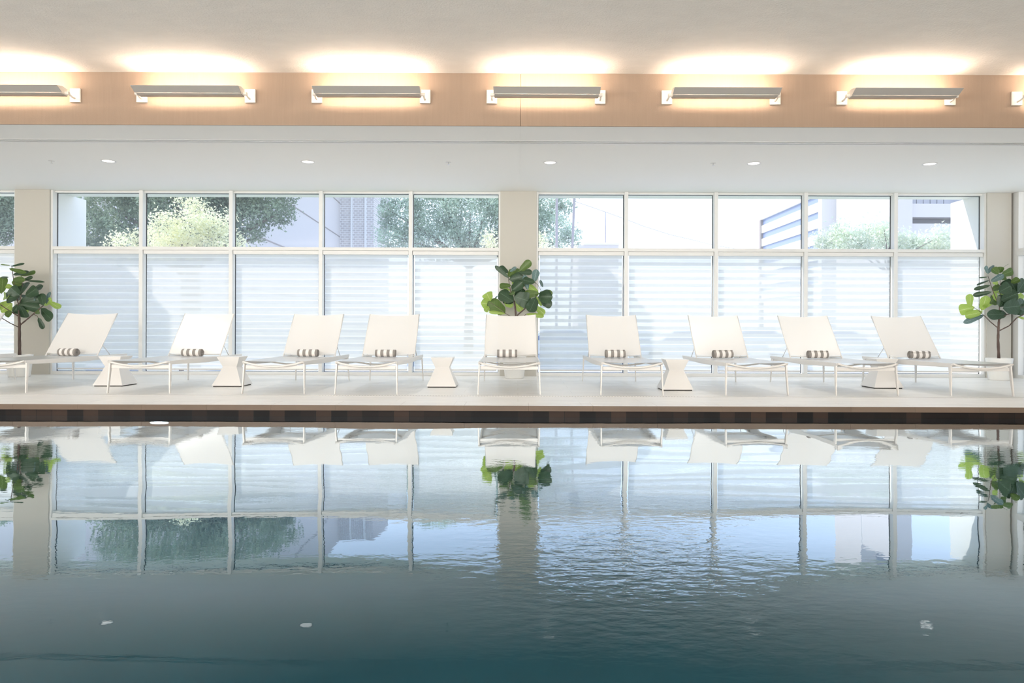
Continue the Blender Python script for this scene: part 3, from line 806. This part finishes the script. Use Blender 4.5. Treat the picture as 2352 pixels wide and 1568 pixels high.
CP = [(820,500,510,230,90,D),(800,380,620,240,120,D),(850,350,1000,240,70,Bl),(820,470,940,320,160,Md),(1080,340,1330,110,160,Md),(1080,370,1360,365,120,D),(840,540,1150,470,210,D),(950,430,1080,330,140,Md),
      (870,680,600,700,120,Md),(1130,480,1200,700,210,Md),(900,640,980,560,80,Lt),(900,800,1130,610,210,D),(1280,780,1200,440,110,Bl),(1450,610,1180,560,150,D),(1430,590,1490,310,150,Bl),(1640,720,1570,560,60,Bl),
      (1540,880,1310,700,120,Lt),(1540,870,1200,900,170,Md),(1540,900,1220,960,60,Md),(1560,900,1850,870,150,Md),(1540,960,1830,950,280,D),(1600,1080,1840,1150,170,D),(1480,950,1600,1150,70,Lt),(1470,980,1330,1290,230,D),
      (1440,1180,1670,1360,140,Lt),(1240,1370,1650,1420,90,Lt),(930,1060,610,860,260,D),(930,1100,700,1020,150,D),(960,950,1320,1060,320,D),(1000,1040,1150,760,220,D),(950,1060,1130,1280,160,Lt),(920,1180,760,1100,140,Lt),
      (1050,1150,1190,1180,90,Lt),(380,1050,280,850,220,Lt),(380,1130,165,1110,220,Lt),(350,1200,230,1300,120,Lt),(730,1350,370,1090,290,Md),(740,1360,370,1320,70,Lt),(560,930,480,1000,30,Bl),(860,800,700,740,50,Lt),(960,900,860,830,130,Md)]
CB = [([(990,1700),(990,1390),(975,1200),(950,1060)],(.017,.011)),([(950,1060),(870,850),(820,560),(800,450)],(.008,.003)),([(1000,1500),(1040,1385),(1200,1250),(1310,1130),(1470,960),(1560,860)],(.010,.005)),
      ([(1580,790),(1540,690),(1450,610)],(.004,.003)),([(980,1500),(860,1420),(735,1350)],(.006,.003)),([(1100,1500),(1240,1370)],(.005,.003)),([(735,1350),(600,1230),(380,1100)],(.004,.003))]
RP = [(415,200,460,100,60,Bl),(415,200,390,110,40,Bl),(540,200,470,140,75,Md),(560,190,560,120,85,Md),(590,125,655,85,20,Md),(570,220,710,165,80,Md),(560,260,620,240,60,Md),(450,290,595,215,62,Bl),(410,240,305,250,14,D),
      (430,280,280,335,20,D),(440,340,255,390,40,D),(455,420,250,460,50,D),(470,310,550,310,40,Lt),(470,390,560,350,66,Md),(560,330,690,290,66,D),(690,310,790,265,66,Md),(550,420,680,350,130,D),(680,290,770,410,140,D),
      (770,420,847,300,130,D),(800,440,860,400,40,Lt),(550,420,480,400,50,Lt),(480,430,560,560,80,Lt),(540,440,670,435,38,Lt),(570,520,760,440,120,D),(690,520,850,470,74,Lt),(600,610,770,590,165,D),(635,690,445,690,105,D),
      (590,650,560,720,95,D),(840,520,790,600,130,D),(847,560,820,700,110,D),(480,540,385,590,48,Lt),(440,560,490,500,120,Md),(340,640,400,480,105,Lt),(350,660,165,700,90,Lt),(365,700,165,780,58,Bl),(250,605,90,640,115,Lt),
      (200,600,210,455,80,Lt),(770,715,847,740,25,Lt),(560,600,640,480,130,D)]
RB = [([(545,1225),(535,1000),(540,850),(548,740)],(.021,.014)),([(548,740),(552,600),(470,400),(415,230)],(.009,.003)),([(522,842),(440,775),(365,700)],(.008,.005)),([(560,880),(670,825),(760,730),(847,690)],(.009,.006)),
      ([(560,745),(620,700),(680,680),(780,610),(880,590)],(.008,.004)),([(550,600),(565,450),(560,260)],(.005,.003)),([(365,700),(300,640),(240,605)],(.004,.003))]
plant(-7.11, 10.0, (0, 590, 5.6), LP, LB, 45, 'tall fiddle leaf fig in a white pot by the left column, cut by the edge', 3)
plant(-.05, 10.0, (1090, 590, 10.455), CP, CB, 1182, 'fiddle leaf fig rising behind the middle lounger in front of the middle column', 7)
plant(6.86, 10.0, (2190, 590, 5.228), RP, RB, 2294, 'fiddle leaf fig in a white pot in the right corner beside the side window', 11)

# ------------------------------------------------------------------ outside
GZ = -0.75
b = MB(); b.box(-120, 160, 13.5, 260, GZ - .2, GZ); struct(b.build('ground', M['asphalt']))
b = MB(); b.box(-120, 160, 10.9, 13.5, GZ - .2, GZ + .03); struct(b.build('ground', M['grass']))

def foliage_mesh(name, blobs, n, size, mat, parent, seed, O):
    rng = np.random.default_rng(seed)
    wts = np.array([bl[3] * bl[4] * bl[5] for bl in blobs]) ** .67; wts /= wts.sum()
    idx = rng.choice(len(blobs), n, p=wts)
    B = np.array(blobs, dtype=float)[idx]
    d = rng.normal(size=(n, 3)); d /= np.linalg.norm(d, axis=1)[:, None]
    r = rng.uniform(.25, 1, n) ** .5
    # clumps: leaves gather around twig ends
    c = B[:, :3] + d * r[:, None] * B[:, 3:6] + rng.normal(size=(n, 3)) * .10
    nor = rng.normal(size=(n, 3)); nor /= np.linalg.norm(nor, axis=1)[:, None]
    t = rng.normal(size=(n, 3)); t -= nor * (t * nor).sum(1)[:, None]; t /= np.linalg.norm(t, axis=1)[:, None]
    q = np.cross(nor, t); s = size * rng.uniform(.6, 1.3, n)[:, None]
    v = np.stack([c - t * s, c + q * s * .45, c + t * s, c - q * s * .45], 1).reshape(-1, 3) - np.array(O)
    me = bpy.data.meshes.new(name); me.vertices.add(4 * n); me.vertices.foreach_set('co', v.ravel())
    me.loops.add(4 * n); me.loops.foreach_set('vertex_index', np.arange(4 * n)); me.polygons.add(n)
    me.polygons.foreach_set('loop_start', np.arange(0, 4 * n, 4)); me.polygons.foreach_set('loop_total', np.full(n, 4)); me.update(calc_edges=True)
    me.materials.append(mat); o = bpy.data.objects.new(name, me); COL.objects.link(o); o.parent = parent; return o
def tree(kind, Y, blobs_px, n, size, mat, label, seed, trunk=.16, cat='tree', group='trees and shrubs outside', depth=1.0):
    """blobs_px: (px, py, rx_px, ry_px) of the crown's clumps"""
    k = Y / F; rng = random.Random(seed); blobs = []
    for (px, py, rx_, ry_) in blobs_px:
        p = pt(px, py, Y + rng.uniform(-.5, .5) * depth); blobs.append((p.x, p.y, p.z, rx_ * k, max(rx_, ry_) * k * .8 * depth, ry_ * k))
    cx = sum(b_[0] * b_[3] for b_ in blobs) / sum(b_[3] for b_ in blobs)
    root = empty(kind, (cx, Y, GZ)); tag(root, label, cat, group); O = (cx, Y, GZ)
    foliage_mesh('foliage', blobs, n, size, mat, root, seed, O)
    m = MB(); top = min(b_[2] for b_ in blobs) - GZ
    m.tube([(0, 0, 0), (.05, 0, max(.4, top * .6)), (0, 0, max(.6, top))], [trunk, trunk * .8, trunk * .6], 10)
    for b_ in blobs:
        e0 = Vector((0, 0, max(.5, top * .8))); e1 = Vector(b_[:3]) - Vector(O)
        m.tube([e0, e0.lerp(e1, .5) + Vector((0, 0, .15)), e1], [trunk * .5, trunk * .3, trunk * .1], 6)
    m.build('trunk', M['bark_out'], root, smooth=True)
    return root
tree('shade_tree', 24, [(250,470,80,60),(330,440,90,70),(220,530,50,60),(300,560,90,50),(420,470,110,80),(520,450,90,60),(610,440,75,50),(640,490,40,30),(560,500,60,50),(480,540,80,50),(380,380,150,70),(560,380,130,60),(590,545,20,16)], 52000, .062, M['fol_dark'], 'big dark green shade tree outside the windows at the left', 21, .3)
tree('flowering_shrub', 18, [(450,490,26,40),(440,530,45,40),(380,530,40,45),(350,565,40,40),(490,520,40,30),(520,560,40,30),(410,570,60,40),(270,560,28,20),(300,550,20,18),(420,455,9,18),(530,500,14,10)], 9000, .042, M['fol_yellow'], 'pale yellow blossoming shrub in front of the dark tree outside', 22, .06, 'shrub')
tree('shade_tree', 26, [(-30,470,60,70),(10,520,30,45),(-10,440,50,50)], 11000, .062, M['fol_dark'], 'dark tree seen through the pane at the left edge', 23, .2)
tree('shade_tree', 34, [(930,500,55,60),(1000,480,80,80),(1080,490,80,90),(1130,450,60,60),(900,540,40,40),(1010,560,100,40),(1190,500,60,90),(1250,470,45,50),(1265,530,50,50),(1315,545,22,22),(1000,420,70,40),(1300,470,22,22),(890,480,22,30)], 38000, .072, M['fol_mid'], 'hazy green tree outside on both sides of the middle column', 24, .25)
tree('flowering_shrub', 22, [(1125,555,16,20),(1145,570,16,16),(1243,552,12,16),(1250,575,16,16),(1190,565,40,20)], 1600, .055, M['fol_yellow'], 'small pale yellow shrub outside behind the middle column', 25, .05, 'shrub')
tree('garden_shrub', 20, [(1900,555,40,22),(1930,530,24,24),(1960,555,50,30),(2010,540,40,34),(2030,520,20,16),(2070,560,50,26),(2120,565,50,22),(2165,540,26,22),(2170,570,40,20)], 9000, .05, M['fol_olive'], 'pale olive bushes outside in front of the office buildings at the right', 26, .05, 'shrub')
tree('garden_shrub', 14.5, [(2345,520,30,45),(2370,500,40,60),(2350,570,40,30)], 3000, .05, M['fol_olive'], 'pale bush outside the side window at the right edge', 27, .05, 'shrub')

# left building: ribbed side facade, brick front
root = empty('office_building', (-13, 45, GZ)); tag(root, 'pale lilac building with a brick-patterned corner behind the left trees', 'building', 'buildings outside')
m = MB(); m.poly([Vector(p) - Vector((-13, 45, GZ)) for p in [(-12.6, 33, GZ), (-13.9, 54.6, GZ), (-13.9, 54.6, 16), (-12.6, 33, 16), (-30, 33, GZ), (-30, 54.6, GZ), (-30, 54.6, 16), (-30, 33, 16)]],
                 [(0, 1, 2, 3), (0, 3, 7, 4), (1, 5, 6, 2), (3, 2, 6, 7), (4, 7, 6, 5)])
m.build('side_wall', M['bldg_pale'], root)
m = MB()
for k in range(5):
    z = 3.2 + 2.6 * k
    m.hexa([(.405, -12, z), (.43, -12, z), (-.87, 9.6, z), (-.895, 9.6, z)], [(.405, -12, z + .06), (.43, -12, z + .06), (-.87, 9.6, z + .06), (-.895, 9.6, z + .06)])
m.build('panel_joint', M['bframe'], root)
m = MB(); m.box(-.9, 1.75, 9.6, 16, 0, 16.7); bw = m.build('brick_wall', M['brick'], root)
m = MB(); m.box(-.05, .08, 9.5, 9.6, 0, 16.7); m.box(1.03, 1.16, 9.5, 9.6, 0, 16.7); m.build('pilaster', M['bldg_white'], root)

# distant low building and mast
p0 = pt(1328, 562, 80); p1 = pt(1421, 562, 80)
root = empty('low_building', (p0.x, 80, GZ)); tag(root, 'low flat pale building far away, just right of the middle column', 'building', 'buildings outside')
m = MB(); m.box(0, p1.x - p0.x, 0, 8, 0, p0.z - GZ); m.build('wall', M['bldg_pale'], root)
m = MB(); m.box(.6, p1.x - p0.x + .05, -.15, 8.2, p0.z - GZ, p0.z - GZ + .25); m.build('roof', M['bldg_white'], root)
a = pt(1391, 486, 81)
m = MB(); m.tube([(0, 0, 0), (0, 0, a.z - p0.z - .27)], [.08, .04], 6); o = m.build('antenna_mast', M['pole'], loc=(a.x, 81, p0.z + .27)); tag(o, 'thin distant antenna mast above the low flat building', 'antenna')

# white office block with ribbon windows at the right
Xb = 53.2; Yn = 123.0; Yf = 165.0; H = 26.6
root = empty('office_building', (Xb, Yn, GZ)); tag(root, 'big white office block with slanting ribbon windows at the right', 'building', 'buildings outside')
m = MB(); m.box(.6, 30, 0, Yf - Yn, 0, 28.6); m.build('wall', M['bldg_white'], root)
m = MB()
m.box(0, .6, 0, Yf - Yn, 25.1, 28.6)
m.box(0, .6, 0, 1.5, 0, 25.1); m.box(0, .6, 32, Yf - Yn, 0, 25.1)
for z in (22.95, 20.05, 17.2, 14.35, 11.5, 8.6): m.box(0.15, .6, 1.5, 32, z - .8, z + .85)
m.build('facade_band', M['bldg_white'], root)
for z in (24.45, 21.5, 18.6, 15.75, 12.9, 10.05):
    m = MB(); m.box(.45, .59, 1.5, 31, z - .65, z + .65); wd = m.build('window', M['bglass'], root)
m = MB(); m.box(-.1, .62, 30.9, 32, 0, 25.1); m.build('reveal', M['bframe'], root)

def block(px0, px1, Y, ztop, mat, label, dep=9):
    x0 = (px0 - VX) / F * Y; x1 = (px1 - VX) / F * Y
    root = empty('office_building', (x0, Y, GZ)); tag(root, label, 'building', 'buildings outside')
    m = MB(); m.box(0, x1 - x0, 0, dep, 0, ztop - GZ); m.build('wall', mat, root)
    return root, x1 - x0
r_, w_ = block(1980, 2016, 110, 44, M['bldg_pale'], 'narrow pale tower between the white office block and the garage')
m = MB(); m.box(w_, w_ + 2.4, .1, 12, 0, 45); m.build('side_wall', M['bldg_grey'], r_)
# parking garage
Y = 92; sx = Y / F
root, w_ = block(2058, 2095, Y, 30, M['bldg_pale'], 'pale parking garage with dark openings left of the right column')
x0 = (2058 - VX) * sx
def gz(py): return CAMZ + (VY + 3.3 - py) * sx - GZ
xa, xb_ = (2095 - VX) * sx - x0, (2300 - VX) * sx - x0
m = MB(); m.box(xa, xb_, .5, 9, gz(497), gz(466)); m.box(xa, xb_, .5, 9, gz(545), gz(512)); m.box(xa, xb_, .5, 9, 0, gz(560)); m.box(xa, xa + .6, .5, 9, gz(560), gz(545)); m.box(xb_ - 9, xb_, .5, 9, gz(560), gz(545)); m.build('parapet', M['bldg_pale'], root)
m = MB(); m.box(xa, xb_, 3, 9, 0, gz(440)); m.build('back_wall', M['bldg_grey'], root)
m = MB()
for k in range(6): m.box(xa + .9 * k, xa + .9 * k + .8, .6, .8, gz(466), gz(440))
m.build('louvre', M['bldg_grey'], root)

# pole with cable, light pole
m = MB(); a = pt(1279, 400, 30); m.tube([(0, 0, 0), (0, 0, a.z - GZ)], [.06, .05], 8); o = m.build('utility_pole', M['pole'], loc=(a.x, 30, GZ)); tag(o, 'straight brown utility pole in front of the hazy tree', 'pole')
a = pt(1319, 452, 32); c = pt(1306, 600, 32)
root = empty('street_sign', (c.x, 32, GZ)); tag(root, 'leaning pole with a blue grey box sign at its top, right of the middle column', 'sign')
m = MB(); m.tube([(0, 0, 0), (a.x - c.x, 0, a.z - GZ)], .055, 8); m.build('post', M['pole'], root)
bx = pt(1321, 446, 32); m = MB(); m.box(bx.x - c.x - .21, bx.x - c.x + .21, -.12, .0, a.z - GZ - .02, a.z - GZ + .7); m.build('panel', M['sign_blue'], root)
cp = [(1322,463,32),(1366,478,32.5),(1428,500,33),(1480,520,34),(1540,539,35),(1600,553,36),(1635,562,37),(1700,573,38.5)]
m = MB(); m.tube([pt(*q) for q in cp], .012, 5); o = m.build('overhead_cable', M['pole']); tag(o, 'thin overhead cable sloping down to the right across the sky', 'cable')

# parked cars beyond the shades
def make_car():
    root = empty('parked_car')
    m = MB(); prof = [(-2.2, .35), (-2.25, .75), (-1.4, .92), (-.75, 1.38), (.75, 1.42), (1.5, .98), (2.2, .88), (2.25, .35)]
    n = len(prof); v = [(x, -.85, z) for x, z in prof] + [(x, .85, z) for x, z in prof]
    m.poly(v, [tuple(range(n)), tuple(range(2 * n - 1, n - 1, -1))] + [((i + 1) % n, i, i + n, (i + 1) % n + n) for i in range(n)]); m.build('body', M['car'], root, bevel=.08)
    m = MB(); pr = [(-1.2, .95), (-.72, 1.31), (.7, 1.35), (1.3, .98)]; v = [(x, -.87, z) for x, z in pr] + [(x, .87, z) for x, z in pr]
    m.poly(v, [(0, 1, 2, 3), (7, 6, 5, 4), (1, 0, 4, 5), (2, 1, 5, 6), (3, 2, 6, 7), (0, 3, 7, 4)]); m.build('side_window', M['bglass'], root)
    for x in (-1.4, 1.4):
        for s in (-1, 1):
            m = MB(); m.tube([(x, s * .72, .32), (x, s * .90, .32)], .32, 20); m.build('wheel', M['gasket'], root)
    return root
M['car'] = pmat('white_car_paint', (.8, .8, .82), .25, coat=.6)
c0 = make_car()
for i, (px, Y, l) in enumerate(((1580, 27, 'behind the shades left of the seventh lounger'), (1730, 36, 'behind the shades right of the seventh lounger backrest'), (1900, 30, 'behind the shades over the eighth lounger'), (1290, 29, 'behind the greyish shade right of the middle column'))):
    o = c0 if i == 0 else copy_tree(c0); o.location = ((px - VX) / F * Y, Y, GZ); tag(o, 'pale car parked outside ' + l, 'car', 'parked cars outside')
